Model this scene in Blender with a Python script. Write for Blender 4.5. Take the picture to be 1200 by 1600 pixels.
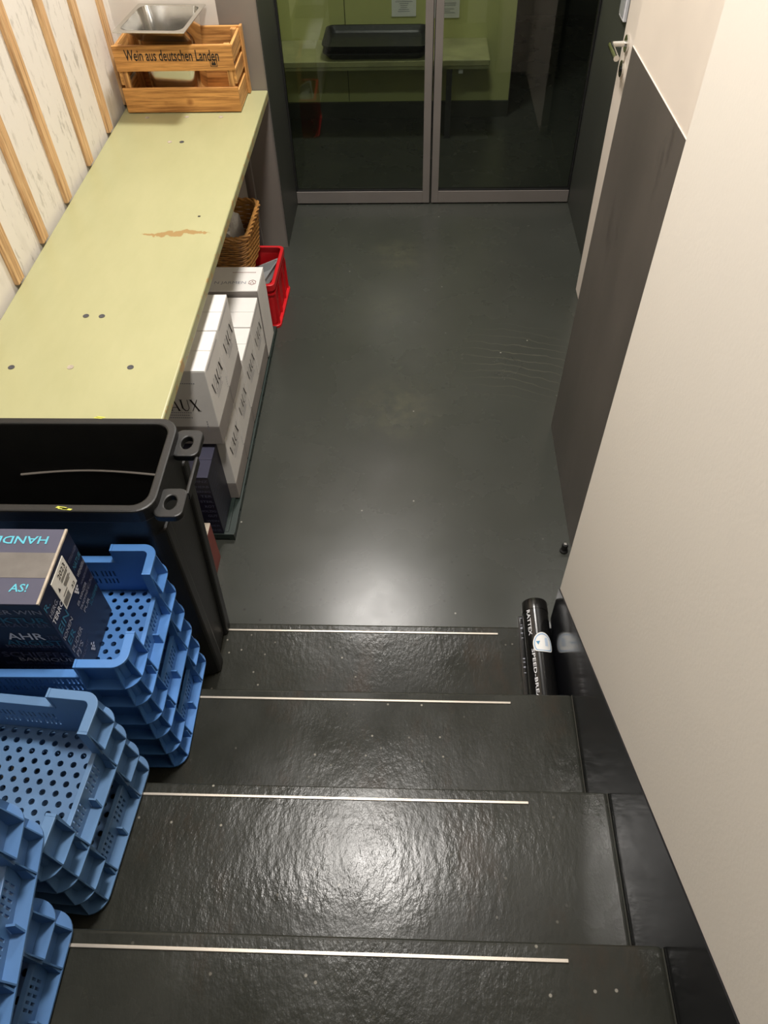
import bpy, math, random
from mathutils import Vector, Matrix
random.seed(7)
sc = bpy.context.scene
for ob in list(bpy.data.objects):
    bpy.data.objects.remove(ob)
COL = sc.collection
R = math.radians

# ------------------------------------------------------------------ camera
CAM_H, FPX = 1.9251, 1169.4
PITCH, YAW, ROLL = 0.8755, -0.0584, -0.0360
def camera():
    cp, sp = math.cos(PITCH), math.sin(PITCH)
    f = Vector((math.sin(YAW) * cp, math.cos(YAW) * cp, -sp))
    r = Vector((math.cos(YAW), -math.sin(YAW), 0))
    u = r.cross(f)
    c, s = math.cos(ROLL), math.sin(ROLL)
    r2, u2 = c * r + s * u, -s * r + c * u
    cd = bpy.data.cameras.new('camera')
    cd.sensor_fit = 'VERTICAL'; cd.sensor_height = 36; cd.lens = FPX * 36 / 1600
    cd.clip_start = 0.02; cd.clip_end = 60
    co = bpy.data.objects.new('camera', cd); COL.objects.link(co)
    m = Matrix((r2, u2, -f)).transposed().to_4x4(); m.translation = Vector((0, 0, CAM_H))
    co.matrix_world = m
    sc.camera = co
camera()

# ------------------------------------------------------------------ world and lamps
w = bpy.data.worlds.new('world'); sc.world = w; w.use_nodes = True
w.node_tree.nodes['Background'].inputs[0].default_value = (1, .93, .84, 1)
w.node_tree.nodes['Background'].inputs[1].default_value = 0.02
CEIL = 2.9
LAMPS = [(-0.26, 2.90, 48, .13, (1, .955, .905)), (-0.21, 1.02, 40, .13, (1, .955, .905)),
         (0.0, 4.0, 20, .12, (1, .955, .905))]
for lx, ly, e, rad, colr in LAMPS:
    ld = bpy.data.lights.new('lamp_light', 'AREA'); ld.shape = 'DISK'; ld.size = rad * 2
    ld.energy = e; ld.color = colr
    lo = bpy.data.objects.new('lamp_light', ld); COL.objects.link(lo)
    lo.location = (lx, ly, CEIL - .075)
vs = sc.view_settings
vs.view_transform = 'Standard'; vs.look = 'None'; vs.gamma = 1; vs.use_curve_mapping = False
vs.exposure = 0.15

# ------------------------------------------------------------------ materials
def rgb(r, g, b):
    f = lambda c: (c / 255 / 12.92) if c / 255 <= .04045 else ((c / 255 + .055) / 1.055) ** 2.4
    return (f(r), f(g), f(b), 1)
def node(nt, t, **kw):
    n = nt.nodes.new(t)
    for k, v in kw.items(): setattr(n, k, v)
    return n
def coords(nt, scale=(1, 1, 1), kind='Object'):
    tc = node(nt, 'ShaderNodeTexCoord'); mp = node(nt, 'ShaderNodeMapping')
    mp.inputs['Scale'].default_value = scale
    nt.links.new(tc.outputs[kind], mp.inputs[0]); return mp.outputs[0]
def ramp(nt, src, stops):
    r = node(nt, 'ShaderNodeValToRGB'); e = r.color_ramp.elements
    e[0].position, e[0].color = stops[0]; e[1].position, e[1].color = stops[-1]
    for p, c in stops[1:-1]:
        x = e.new(p); x.color = c
    nt.links.new(src, r.inputs[0]); return r.outputs[0]
def noise(nt, vec, scale, detail=4, rough=.55):
    n = node(nt, 'ShaderNodeTexNoise'); n.inputs['Scale'].default_value = scale
    n.inputs['Detail'].default_value = detail; n.inputs['Roughness'].default_value = rough
    nt.links.new(vec, n.inputs['Vector']); return n.outputs['Fac']
def mixc(nt, fac, a, b, mode='MIX'):
    m = node(nt, 'ShaderNodeMix', data_type='RGBA', blend_type=mode)
    for s, v in ((m.inputs[0], fac), (m.inputs[6], a), (m.inputs[7], b)):
        if hasattr(v, 'links') or isinstance(v, bpy.types.NodeSocket): nt.links.new(v, s)
        else: s.default_value = v
    return m.outputs[2]
def base(name):
    m = bpy.data.materials.new(name); m.use_nodes = True
    nt = m.node_tree; return m, nt, nt.nodes['Principled BSDF']
def bumpn(nt, b, h, strength, dist=.002):
    bp = node(nt, 'ShaderNodeBump'); bp.inputs['Strength'].default_value = strength
    bp.inputs['Distance'].default_value = dist
    nt.links.new(h, bp.inputs['Height']); nt.links.new(bp.outputs[0], b.inputs['Normal'])
W4 = (1, 1, 1, 1); K4 = (0, 0, 0, 1)
def mat(name, col, rough=.5, metal=0, var=.12, vscale=6, bump=0, bscale=80, spec=.5, coat=0, rvar=0):
    m, nt, b = base(name)
    v = coords(nt)
    n1 = noise(nt, v, vscale, 5)
    d = tuple(c * (1 - var) for c in col[:3]) + (1,); l = tuple(min(1, c * (1 + var)) for c in col[:3]) + (1,)
    nt.links.new(ramp(nt, n1, [(.3, d), (.7, l)]), b.inputs['Base Color'])
    b.inputs['Roughness'].default_value = rough; b.inputs['Metallic'].default_value = metal
    b.inputs['Specular IOR Level'].default_value = spec; b.inputs['Coat Weight'].default_value = coat
    if rvar:
        g = lambda x: (x, x, x, 1)
        nt.links.new(ramp(nt, noise(nt, v, vscale * 2.3, 6), [(.3, g(max(.02, rough - rvar))), (.7, g(rough + rvar))]), b.inputs['Roughness'])
    if bump: bumpn(nt, b, noise(nt, v, bscale, 4), bump)
    return m
def wood(name, c0, c1, axis=0, rough=.55, scale=14):
    m, nt, b = base(name)
    s = [scale, scale, scale]; s[axis] = scale * .07
    v = coords(nt, tuple(s))
    n = noise(nt, v, 2.4, 6, .6)
    c = ramp(nt, n, [(.28, c0), (.5, c1), (.72, tuple(x * .72 + y * .28 for x, y in zip(c0, c1)))])
    s3 = [60, 60, 60]; s3[axis] = 2.2
    n2 = noise(nt, coords(nt, tuple(s3)), 2.0, 5, .7)
    c = mixc(nt, .85, c, ramp(nt, n2, [(.36, (.42, .34, .26, 1)), (.56, W4)]), 'MULTIPLY')
    kn = node(nt, 'ShaderNodeTexVoronoi'); kn.inputs['Scale'].default_value = 9
    nt.links.new(coords(nt), kn.inputs['Vector'])
    k = ramp(nt, kn.outputs['Distance'], [(.05, (.35, .22, .12, 1)), (.16, W4)])
    c = mixc(nt, .7, c, k, 'MULTIPLY')
    nt.links.new(c, b.inputs['Base Color']); b.inputs['Roughness'].default_value = rough
    bumpn(nt, b, n, .25, .001); return m

M = {}
# floor: grey-green painted screed with pale patches and scuffs
def floor_mat():
    m, nt, b = base('floor_paint')
    v = coords(nt)
    c = ramp(nt, noise(nt, v, 1.3, 6), [(.3, rgb(53, 55, 50)), (.7, rgb(63, 65, 60))])
    # three pale yellowish patches, fading outwards and broken up by noise
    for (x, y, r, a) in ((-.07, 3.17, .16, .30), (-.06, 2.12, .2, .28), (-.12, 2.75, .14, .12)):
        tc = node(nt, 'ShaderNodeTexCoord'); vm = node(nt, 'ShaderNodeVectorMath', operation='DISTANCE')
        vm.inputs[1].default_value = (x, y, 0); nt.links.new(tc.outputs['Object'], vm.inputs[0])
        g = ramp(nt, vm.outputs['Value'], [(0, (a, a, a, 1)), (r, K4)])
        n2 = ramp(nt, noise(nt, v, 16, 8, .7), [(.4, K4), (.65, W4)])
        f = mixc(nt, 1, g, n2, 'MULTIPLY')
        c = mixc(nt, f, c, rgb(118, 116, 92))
    # arc scuffs
    wv = node(nt, 'ShaderNodeTexWave', wave_type='RINGS', rings_direction='Z'); wv.inputs['Scale'].default_value = 7
    wv.inputs['Distortion'].default_value = 5; wv.inputs['Detail'].default_value = 3
    mp = node(nt, 'ShaderNodeMapping'); tc = node(nt, 'ShaderNodeTexCoord'); mp.inputs['Location'].default_value = (-.15, -1.2, 0)
    nt.links.new(tc.outputs['Object'], mp.inputs[0]); nt.links.new(mp.outputs[0], wv.inputs['Vector'])
    sc1 = ramp(nt, wv.outputs['Fac'], [(.955, K4), (1, (.5, .5, .5, 1))])
    vm = node(nt, 'ShaderNodeVectorMath', operation='DISTANCE'); vm.inputs[1].default_value = (.42, 2.4, 0)
    nt.links.new(tc.outputs['Object'], vm.inputs[0])
    sc2 = ramp(nt, vm.outputs['Value'], [(.05, (.5, .5, .5, 1)), (.28, K4)])
    c = mixc(nt, mixc(nt, 1, sc1, sc2, 'MULTIPLY'), c, rgb(120, 116, 100))
    # crumbs of dirt
    vo = node(nt, 'ShaderNodeTexVoronoi', voronoi_dimensions='2D'); vo.inputs['Scale'].default_value = 15; nt.links.new(v, vo.inputs['Vector'])
    dt = ramp(nt, vo.outputs['Distance'], [(.045, W4), (.07, K4)])
    sy_ = node(nt, 'ShaderNodeSeparateXYZ'); nt.links.new(v, sy_.inputs[0])
    mr = node(nt, 'ShaderNodeMapRange'); mr.inputs['From Min'].default_value = 1.55; mr.inputs['From Max'].default_value = 1.08; nt.links.new(sy_.outputs[1], mr.inputs[0])
    dm = mixc(nt, 1, ramp(nt, noise(nt, v, 6.1, 2), [(.42, K4), (.55, W4)]), mr.outputs[0], 'MULTIPLY')
    c = mixc(nt, mixc(nt, 1, dt, dm, 'MULTIPLY'), c, rgb(30, 27, 22))
    vo2 = node(nt, 'ShaderNodeTexVoronoi', voronoi_dimensions='2D'); vo2.inputs['Scale'].default_value = 3.2; nt.links.new(v, vo2.inputs['Vector'])
    dt2 = ramp(nt, vo2.outputs['Distance'], [(.007, W4), (.010, K4)])
    sm2 = ramp(nt, noise(nt, v, 2.3, 2), [(.5, K4), (.54, W4)])
    c = mixc(nt, mixc(nt, 1, dt2, sm2, 'MULTIPLY'), c, rgb(150, 148, 140))
    nt.links.new(c, b.inputs['Base Color'])
    g = lambda x: (x, x, x, 1)
    nt.links.new(ramp(nt, noise(nt, v, 3, 6), [(.3, g(.23)), (.7, g(.31))]), b.inputs['Roughness'])
    b.inputs['Specular IOR Level'].default_value = .38
    bumpn(nt, b, noise(nt, v, 60, 3), .04, .001)
    return m
M['floor'] = floor_mat()
def step_mat():
    m, nt, b = base('step_paint')
    v = coords(nt)
    c = ramp(nt, noise(nt, v, 3, 7, .65), [(.3, rgb(36, 37, 33)), (.68, rgb(50, 51, 46))])
    br = ramp(nt, noise(nt, coords(nt, (2.2, 1, 1)), 3.2, 8, .7), [(.54, K4), (.70, (.55, .55, .55, 1))])
    c = mixc(nt, br, c, rgb(56, 44, 33))
    vo2 = node(nt, 'ShaderNodeTexVoronoi', voronoi_dimensions='2D'); vo2.inputs['Scale'].default_value = 15; nt.links.new(v, vo2.inputs['Vector'])
    dt2 = ramp(nt, vo2.outputs['Distance'], [(.028, W4), (.04, K4)])
    dm = ramp(nt, noise(nt, v, 4.1, 2), [(.48, K4), (.62, W4)])
    c = mixc(nt, mixc(nt, 1, dt2, dm, 'MULTIPLY'), c, rgb(140, 136, 126))
    nt.links.new(c, b.inputs['Base Color'])
    g = lambda x: (x, x, x, 1)
    nt.links.new(ramp(nt, noise(nt, v, 7, 6), [(.3, g(.20)), (.7, g(.32))]), b.inputs['Roughness'])
    h1 = noise(nt, coords(nt, (1, .6, 1)), 95, 4, .6)
    h2 = noise(nt, coords(nt, (1, .35, 1)), 22, 4, .5)
    mm = ramp(nt, noise(nt, v, 5, 2), [(.35, (.25, .25, .25, 1)), (.66, W4)])
    h = mixc(nt, 1, mixc(nt, .5, h1, h2, 'MIX'), mm, 'MULTIPLY')
    b.inputs['Specular IOR Level'].default_value = .24
    bumpn(nt, b, h, .6, .0036)
    return m
M['step'] = step_mat()
def plaster(name, col, pits):
    m, nt, b = base(name)
    v = coords(nt)
    c = ramp(nt, noise(nt, v, 1.1, 5), [(.3, tuple(x * .95 for x in col[:3]) + (1,)), (.7, col)])
    if pits:
        st = noise(nt, coords(nt, (1, 1, .28)), 42, 4, .7)
        mk = noise(nt, v, 2.6, 3)
        f = mixc(nt, 1, ramp(nt, st, [(.555, K4), (.64, W4)]), ramp(nt, mk, [(.36, K4), (.60, W4)]), 'MULTIPLY')
        c = mixc(nt, mixc(nt, 1, f, (.6, .6, .6, 1), 'MULTIPLY'), c, rgb(150, 142, 130))
        sm = ramp(nt, noise(nt, coords(nt, (1, 1, .5)), 5, 4), [(.60, K4), (.74, (.5, .5, .5, 1))])
        c = mixc(nt, sm, c, rgb(160, 152, 142))
    else:
        wv = noise(nt, coords(nt, (1, 1.6, .7)), 9, 9, .8)
        f = ramp(nt, wv, [(.70, K4), (.76, (.35, .35, .35, 1))])
        c = mixc(nt, f, c, rgb(168, 158, 142))
    nt.links.new(c, b.inputs['Base Color']); b.inputs['Roughness'].default_value = .62
    bumpn(nt, b, noise(nt, v, 160 if not pits else 55, 3), .12 if not pits else .3, .0016)
    return m
M['white_wall'] = plaster('white_plaster', rgb(214, 208, 198), False)
M['rough_wall'] = plaster('rough_plaster', rgb(226, 219, 208), True)
M['white_pink'] = mat('white_lacquer', rgb(212, 202, 190), .45, var=.03)
M['ceiling'] = mat('ceiling_paint', rgb(100, 98, 93), .8, var=.03)
M['dark_wall'] = mat('dark_green_black_paint', rgb(56, 58, 53), .42, var=.12, vscale=3)
M['black_gloss'] = mat('black_gloss_paint', rgb(22, 23, 27), .14, var=.2, vscale=4, rvar=.04, spec=.35)
def panel_mat():
    m, nt, b = base('dark_panel')
    v = coords(nt, (1, 1, .35))
    c = ramp(nt, noise(nt, v, 4, 6), [(.28, rgb(68, 65, 61)), (.72, rgb(88, 83, 78))])
    sm = ramp(nt, noise(nt, v, 9, 8, .75), [(.60, K4), (.74, (.7, .7, .7, 1))])
    c = mixc(nt, sm, c, rgb(44, 41, 39))
    nt.links.new(c, b.inputs['Base Color']); b.inputs['Roughness'].default_value = .42
    return m
M['panel'] = panel_mat()
M['alu'] = mat('brushed_aluminium', rgb(134, 128, 123), .42, .4, var=.06)
M['steel'] = mat('stainless_steel', rgb(205, 203, 198), .2, 1, var=.05, rvar=.06)
M['chrome'] = mat('chrome', rgb(222, 220, 214), .16, 1, var=.03)
M['grey_metal'] = mat('grey_metal_sheet', rgb(132, 125, 118), .42, .2, var=.08, vscale=3)
M['strip'] = mat('bare_metal_strip', rgb(190, 182, 170), .34, .7, var=.06, vscale=20)
M['rubber'] = mat('black_rubber', rgb(18, 18, 18), .6, var=.2)
def glass_mat():
    m = bpy.data.materials.new('door_glass'); m.use_nodes = True; nt = m.node_tree; nt.nodes.clear()
    out = node(nt, 'ShaderNodeOutputMaterial'); mx = node(nt, 'ShaderNodeMixShader')
    tr = node(nt, 'ShaderNodeBsdfTransparent'); gl = node(nt, 'ShaderNodeBsdfGlossy'); fr = node(nt, 'ShaderNodeFresnel')
    tr.inputs[0].default_value = (.80, .84, .80, 1); gl.inputs['Roughness'].default_value = 0.015
    fr.inputs['IOR'].default_value = 1.55
    nt.links.new(fr.outputs[0], mx.inputs[0]); nt.links.new(tr.outputs[0], mx.inputs[1]); nt.links.new(gl.outputs[0], mx.inputs[2])
    nt.links.new(mx.outputs[0], out.inputs[0]); return m
M['glass'] = glass_mat()
def bench_mat():
    m, nt, b = base('pale_green_paint')
    v = coords(nt)
    c = ramp(nt, noise(nt, coords(nt, (3, 1, 1)), 2.2, 7, .65), [(.3, rgb(161, 160, 118)), (.7, rgb(171, 169, 127))])
    st = ramp(nt, noise(nt, v, 30, 6, .7), [(.68, K4), (.76, (.55, .55, .55, 1))])
    c = mixc(nt, st, c, rgb(140, 134, 92))
    # a long chip where bare wood shows
    mp = node(nt, 'ShaderNodeMapping'); tc = node(nt, 'ShaderNodeTexCoord')
    mp.inputs['Location'].default_value = (.74, -2.05, 0)
    mp.inputs['Rotation'].default_value = (0, 0, R(-7)); mp.vector_type = 'POINT'
    mp.inputs['Location'].default_value = (0, 0, 0)
    sub = node(nt, 'ShaderNodeVectorMath', operation='SUBTRACT'); sub.inputs[1].default_value = (-.745, 2.14, 0)
    nt.links.new(tc.outputs['Object'], sub.inputs[0]); nt.links.new(sub.outputs[0], mp.inputs[0])
    sx = node(nt, 'ShaderNodeSeparateXYZ'); nt.links.new(mp.outputs[0], sx.inputs[0])
    def mth(op, a, b_):
        n = node(nt, 'ShaderNodeMath', operation=op)
        for s, q in zip(n.inputs, (a, b_)):
            if isinstance(q, bpy.types.NodeSocket): nt.links.new(q, s)
            else: s.default_value = q
        return n.outputs[0]
    wig = mth('MULTIPLY', mth('SUBTRACT', noise(nt, v, 12, 3), .5), .16)
    yy = mth('ABSOLUTE', mth('ADD', sx.outputs[1], wig), 0)
    xx = mth('ABSOLUTE', sx.outputs[0], 0)
    wdt = mth('MULTIPLY', mth('SUBTRACT', .112, xx), .26)
    fn = noise(nt, coords(nt, (1, 1, 1)), 60, 4)
    mask = mth('GREATER_THAN', mth('SUBTRACT', mth('MULTIPLY', wdt, mth('MULTIPLY', fn, 1.6)), yy), 0)
    c = mixc(nt, mask, c, rgb(152, 124, 76))
    # bare wood along the worn front edge
    sx2 = node(nt, 'ShaderNodeSeparateXYZ'); nt.links.new(tc.outputs['Object'], sx2.inputs[0])
    ed = mth('GREATER_THAN', mth('ADD', sx2.outputs[0], mth('MULTIPLY', mth('SUBTRACT', noise(nt, coords(nt, (1, 1, 1)), 28, 5, .7), .5), .05)), -.5975)
    c = mixc(nt, ed, c, rgb(168, 140, 92))
    nt.links.new(c, b.inputs['Base Color']); b.inputs['Roughness'].default_value = .36
    bumpn(nt, b, noise(nt, coords(nt, (2, 1, 1)), 14, 5), .12, .002)
    return m
M['bench'] = bench_mat()
M['green_wall'] = mat('olive_green_paint', rgb(188, 190, 128), .55, var=.05, vscale=2)
M['inner_bench'] = mat('worn_olive_paint', rgb(150, 150, 108), .5, var=.2, vscale=9)
M['batten'] = wood('pine_batten', rgb(184, 136, 88), rgb(220, 182, 134), 2)
M['crate_wood_x'] = wood('aged_pine_boards', rgb(140, 86, 34), rgb(216, 158, 88), 0)
M['crate_wood_y'] = wood('aged_pine_end_boards', rgb(146, 92, 40), rgb(220, 166, 98), 1)
M['crate_wood_z'] = wood('aged_pine_posts', rgb(150, 98, 46), rgb(222, 170, 104), 2)
M['ink'] = mat('black_ink', rgb(34, 26, 20), .7, var=.3, vscale=60)
M['bin'] = mat('black_plastic', rgb(17, 17, 16), .46, var=.25, vscale=30, bump=.15, bscale=260)
M['yellow_mark'] = mat('yellow_paint_scrape', rgb(196, 196, 80), .6)
def blue(name, col):
    m, nt, b = base(name)
    v = coords(nt)
    c = ramp(nt, noise(nt, v, 7, 6), [(.3, tuple(x * .82 for x in col[:3]) + (1,)), (.7, col)])
    sc_ = ramp(nt, noise(nt, coords(nt, (1, 6, 2)), 18, 8, .8), [(.66, K4), (.76, (.35, .35, .35, 1))])
    c = mixc(nt, sc_, c, rgb(168, 190, 210))
    nt.links.new(c, b.inputs['Base Color']); b.inputs['Roughness'].default_value = .42
    return m
M['blue_a'] = blue('blue_plastic', rgb(74, 126, 190))
M['blue_b'] = blue('faded_blue_plastic', rgb(86, 124, 166))
M['blue_c'] = blue('mid_blue_plastic', rgb(76, 116, 164))
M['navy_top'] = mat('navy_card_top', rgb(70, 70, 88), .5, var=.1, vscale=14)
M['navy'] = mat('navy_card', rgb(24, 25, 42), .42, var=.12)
M['tape'] = mat('clear_packing_tape', rgb(104, 100, 96), .28, var=.15, vscale=30)
M['card_edge'] = mat('worn_card_edge', rgb(170, 158, 142), .8, var=.25, vscale=40)
M['cyan_ink'] = mat('cyan_ink', rgb(84, 172, 192), .6)
M['teal_ink'] = mat('teal_ink', rgb(46, 100, 124), .6)
M['grey_ink'] = mat('grey_ink', rgb(138, 140, 150), .6)
M['dim_ink'] = mat('dim_blue_grey_ink', rgb(86, 88, 108), .6)
M['white_ink'] = mat('white_ink', rgb(215, 215, 218), .6)
M['sticker'] = mat('white_label_paper', rgb(222, 218, 206), .6, var=.04)
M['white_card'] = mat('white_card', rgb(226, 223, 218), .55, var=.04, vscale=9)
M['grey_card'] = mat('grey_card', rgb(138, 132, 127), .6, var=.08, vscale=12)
M['red'] = mat('red_plastic', rgb(196, 28, 34), .36, var=.1)
M['clear_grey'] = mat('cloudy_grey_plastic', rgb(150, 152, 152), .3, var=.08)
M['wicker'] = mat('wicker', rgb(168, 120, 62), .55, var=.3, vscale=50)
M['bag'] = mat('white_bag_film', rgb(206, 203, 198), .4, var=.06)
M['pallet'] = mat('dark_green_plastic', rgb(34, 46, 42), .45, var=.15)
M['tube'] = mat('black_tube_lacquer', rgb(18, 18, 18), .2, var=.1)
M['pale_blue'] = mat('pale_blue_print', rgb(120, 160, 200), .5)
M['blue_print'] = mat('blue_print', rgb(30, 120, 165), .5)
M['tray'] = mat('black_tray_plastic', rgb(30, 30, 32), .45, var=.1)
M['paper'] = mat('notice_paper', rgb(225, 225, 222), .7, var=.02)
M['red_card'] = mat('reddish_card', rgb(128, 66, 58), .6, var=.15)
M['grey_leaf'] = mat('dark_grey_leaf', rgb(66, 66, 70), .5, var=.1)
M['lamp_body'] = mat('white_lamp_body', rgb(230, 230, 226), .5)
def emis(name, col, s):
    m, nt, b = base(name)
    b.inputs['Emission Color'].default_value = col; b.inputs['Emission Strength'].default_value = s; return m
M['lamp_glow'] = emis('lamp_diffuser', (1, .86, .7, 1), 6)

# ------------------------------------------------------------------ mesh helpers
class MB:
    def __init__(s): s.v = []; s.f = []
    def add(s, vs, fs):
        o = len(s.v); s.v += [tuple(p) for p in vs]; s.f += [tuple(i + o for i in f) for f in fs]; return s
    def box(s, x0, x1, y0, y1, z0, z1):
        return s.add([(x0, y0, z0), (x1, y0, z0), (x1, y1, z0), (x0, y1, z0), (x0, y0, z1), (x1, y0, z1), (x1, y1, z1), (x0, y1, z1)],
                     [(3, 2, 1, 0), (4, 5, 6, 7), (0, 1, 5, 4), (1, 2, 6, 5), (2, 3, 7, 6), (3, 0, 4, 7)])
    def hexa(s, p):   # 8 points ordered like box
        return s.add(p, [(3, 2, 1, 0), (4, 5, 6, 7), (0, 1, 5, 4), (1, 2, 6, 5), (2, 3, 7, 6), (3, 0, 4, 7)])
    def prism(s, poly, axis, a, b):   # poly 2D in the remaining axes
        def p3(q, t):
            l = list(q); l.insert(axis, t); return tuple(l)
        n = len(poly)
        return s.add([p3(q, a) for q in poly] + [p3(q, b) for q in poly],
                     [tuple(range(n))[::-1], tuple(range(n, 2 * n))] + [(i, (i + 1) % n, n + (i + 1) % n, n + i) for i in range(n)])
    def loft(s, loops, cap0=True, cap1=True, closed=True):
        n = len(loops[0]); vs = [p for l in loops for p in l]; fs = []
        for k in range(len(loops) - 1):
            for i in range(n if closed else n - 1):
                j = (i + 1) % n
                fs.append((k * n + i, k * n + j, (k + 1) * n + j, (k + 1) * n + i))
        if cap0: fs.append(tuple(range(n))[::-1])
        if cap1: fs.append(tuple((len(loops) - 1) * n + i for i in range(n)))
        return s.add(vs, fs)
    def tube(s, pts, r, n=8, closed=False):
        pts = [Vector(p) for p in pts]; loops = []; m = len(pts)
        for i, p in enumerate(pts):
            if closed: t = pts[(i + 1) % m] - pts[i - 1]
            else: t = pts[min(i + 1, m - 1)] - pts[max(i - 1, 0)]
            t.normalize()
            a = Vector((0, 0, 1)) if abs(t.z) < .9 else Vector((1, 0, 0))
            e1 = t.cross(a).normalized(); e2 = t.cross(e1)
            rr = r[i] if isinstance(r, (list, tuple)) else r
            loops.append([p + rr * (math.cos(k * 2 * math.pi / n) * e1 + math.sin(k * 2 * math.pi / n) * e2) for k in range(n)])
        if closed: loops.append(loops[0])
        return s.loft(loops, not closed, not closed)
    def band(s, a, b, z0, z1):  # strip between two equal-length xy paths, from z0 to z1
        n = len(a)
        lo = []
        for i in range(n):
            lo.append([(a[i][0], a[i][1], z0), (b[i][0], b[i][1], z0), (b[i][0], b[i][1], z1), (a[i][0], a[i][1], z1)])
        return s.loft(lo, True, True)
    def bandloop(s, a, b, z0, z1):
        lo = [[(p[0], p[1], z0), (q[0], q[1], z0), (q[0], q[1], z1), (p[0], p[1], z1)] for p, q in zip(a, b)]
        lo.append(lo[0]); return s.loft(lo, False, False)
    def grid(s, us, vs_, solid, P, t):   # slab made of cells; P(u,v,w) maps to 3D, w = 0 or t
        nu, nv = len(us) - 1, len(vs_) - 1
        S = lambda i, j: 0 <= i < nu and 0 <= j < nv and solid(i, j)
        for i in range(nu):
            for j in range(nv):
                if not S(i, j): continue
                u0, u1, v0, v1 = us[i], us[i + 1], vs_[j], vs_[j + 1]
                p = [P(u0, v0, 0), P(u1, v0, 0), P(u1, v1, 0), P(u0, v1, 0), P(u0, v0, t), P(u1, v0, t), P(u1, v1, t), P(u0, v1, t)]
                f = [(3, 2, 1, 0), (4, 5, 6, 7)]
                if not S(i, j - 1): f.append((0, 1, 5, 4))
                if not S(i + 1, j): f.append((1, 2, 6, 5))
                if not S(i, j + 1): f.append((2, 3, 7, 6))
                if not S(i - 1, j): f.append((3, 0, 4, 7))
                s.add(p, f)
        return s
    def mesh(s, name, m=None):
        me = bpy.data.meshes.new(name); me.from_pydata(s.v, [], s.f); me.update()
        if m is not None:
            for mm in (m if isinstance(m, list) else [m]): me.materials.append(mm)
        return me
    def build(s, name, m, parent=None, bevel=0, smooth=False, seg=2, loc=None, rz=0, fix=True):
        me = s.mesh(name, m)
        if fix:
            import bmesh
            bm = bmesh.new(); bm.from_mesh(me)
            bmesh.ops.remove_doubles(bm, verts=bm.verts, dist=1e-5)
            bmesh.ops.recalc_face_normals(bm, faces=bm.faces); bm.to_mesh(me); bm.free()
        if smooth:
            for p in me.polygons: p.use_smooth = True
        ob = link(name, me, parent)
        if loc: ob.location = loc
        if rz: ob.rotation_euler.z = rz
        if bevel:
            b = ob.modifiers.new('bevel', 'BEVEL'); b.width = bevel; b.segments = seg; b.limit_method = 'ANGLE'; b.angle_limit = R(40)
        if smooth:
            me.set_sharp_from_angle(angle=R(42)) if hasattr(me, 'set_sharp_from_angle') else None
        return ob
def link(name, me, parent=None):
    ob = bpy.data.objects.new(name, me); COL.objects.link(ob)
    if parent is not None: ob.parent = parent
    return ob
def tag(o, label, cat, group=None):
    o['label'] = label; o['category'] = cat
    if group: o['group'] = group
    return o
def thing(name, label, cat, loc=(0, 0, 0), rz=0, group=None):
    o = bpy.data.objects.new(name, None); COL.objects.link(o); o.empty_display_size = .05
    o.location = loc; o.rotation_euler.z = rz
    return tag(o, label, cat, group)
def struct(o, label=None):
    o['kind'] = 'structure'
    if label: o['label'] = label
    return o
def root(name, label=None):
    o = bpy.data.objects.new(name, None); COL.objects.link(o); o.empty_display_size = .05
    return struct(o, label)
def copy_tree(o, parent=None):
    c = o.copy(); COL.objects.link(c); c.parent = parent
    for ch in list(o.children): copy_tree(ch, c)
    return c
def rrect(x0, x1, y0, y1, r, n=6):
    out = []
    for cx, cy, a in ((x1 - r, y0 + r, -90), (x1 - r, y1 - r, 0), (x0 + r, y1 - r, 90), (x0 + r, y0 + r, 180)):
        for k in range(n + 1):
            t = R(a + 90 * k / n); out.append((cx + r * math.cos(t), cy + r * math.sin(t)))
    return out
_txt = {}
def text_data(s, bold=0):
    if (s, bold) in _txt: return _txt[(s, bold)]
    cu = bpy.data.curves.new('lettering', 'FONT'); cu.body = s; cu.size = 1; cu.resolution_u = 2; cu.offset = bold
    ob = bpy.data.objects.new('lettering', cu); COL.objects.link(ob)
    dg = bpy.context.evaluated_depsgraph_get()
    me = bpy.data.meshes.new_from_object(ob.evaluated_get(dg))
    bpy.data.objects.remove(ob); bpy.data.curves.remove(cu)
    d = ([tuple(v.co) for v in me.vertices], [tuple(p.vertices) for p in me.polygons])
    bpy.data.meshes.remove(me)
    _txt[(s, bold)] = d; return d
def put_text(mb, s, o, ex, ey, h, w=None, bold=.0, align='L', data=None):
    """lay lettering on a plane: origin o, unit vectors ex (reading) and ey (up), cap height h, total width w"""
    v, f = data or text_data(s, bold)
    xs = [p[0] for p in v]; ys = [p[1] for p in v]
    x0, x1 = min(xs), max(xs); cap = .73 if data is None else 1
    sy = h / cap; sx = sy if w is None else w / (x1 - x0)
    wid = (x1 - x0) * sx; off = {'L': 0, 'C': -wid / 2, 'R': -wid}[align]
    o, ex, ey = Vector(o), Vector(ex), Vector(ey)
    mb.add([o + ex * ((p[0] - x0) * sx + off) + ey * (p[1] * sy) for p in v], f)
    return mb

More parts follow.
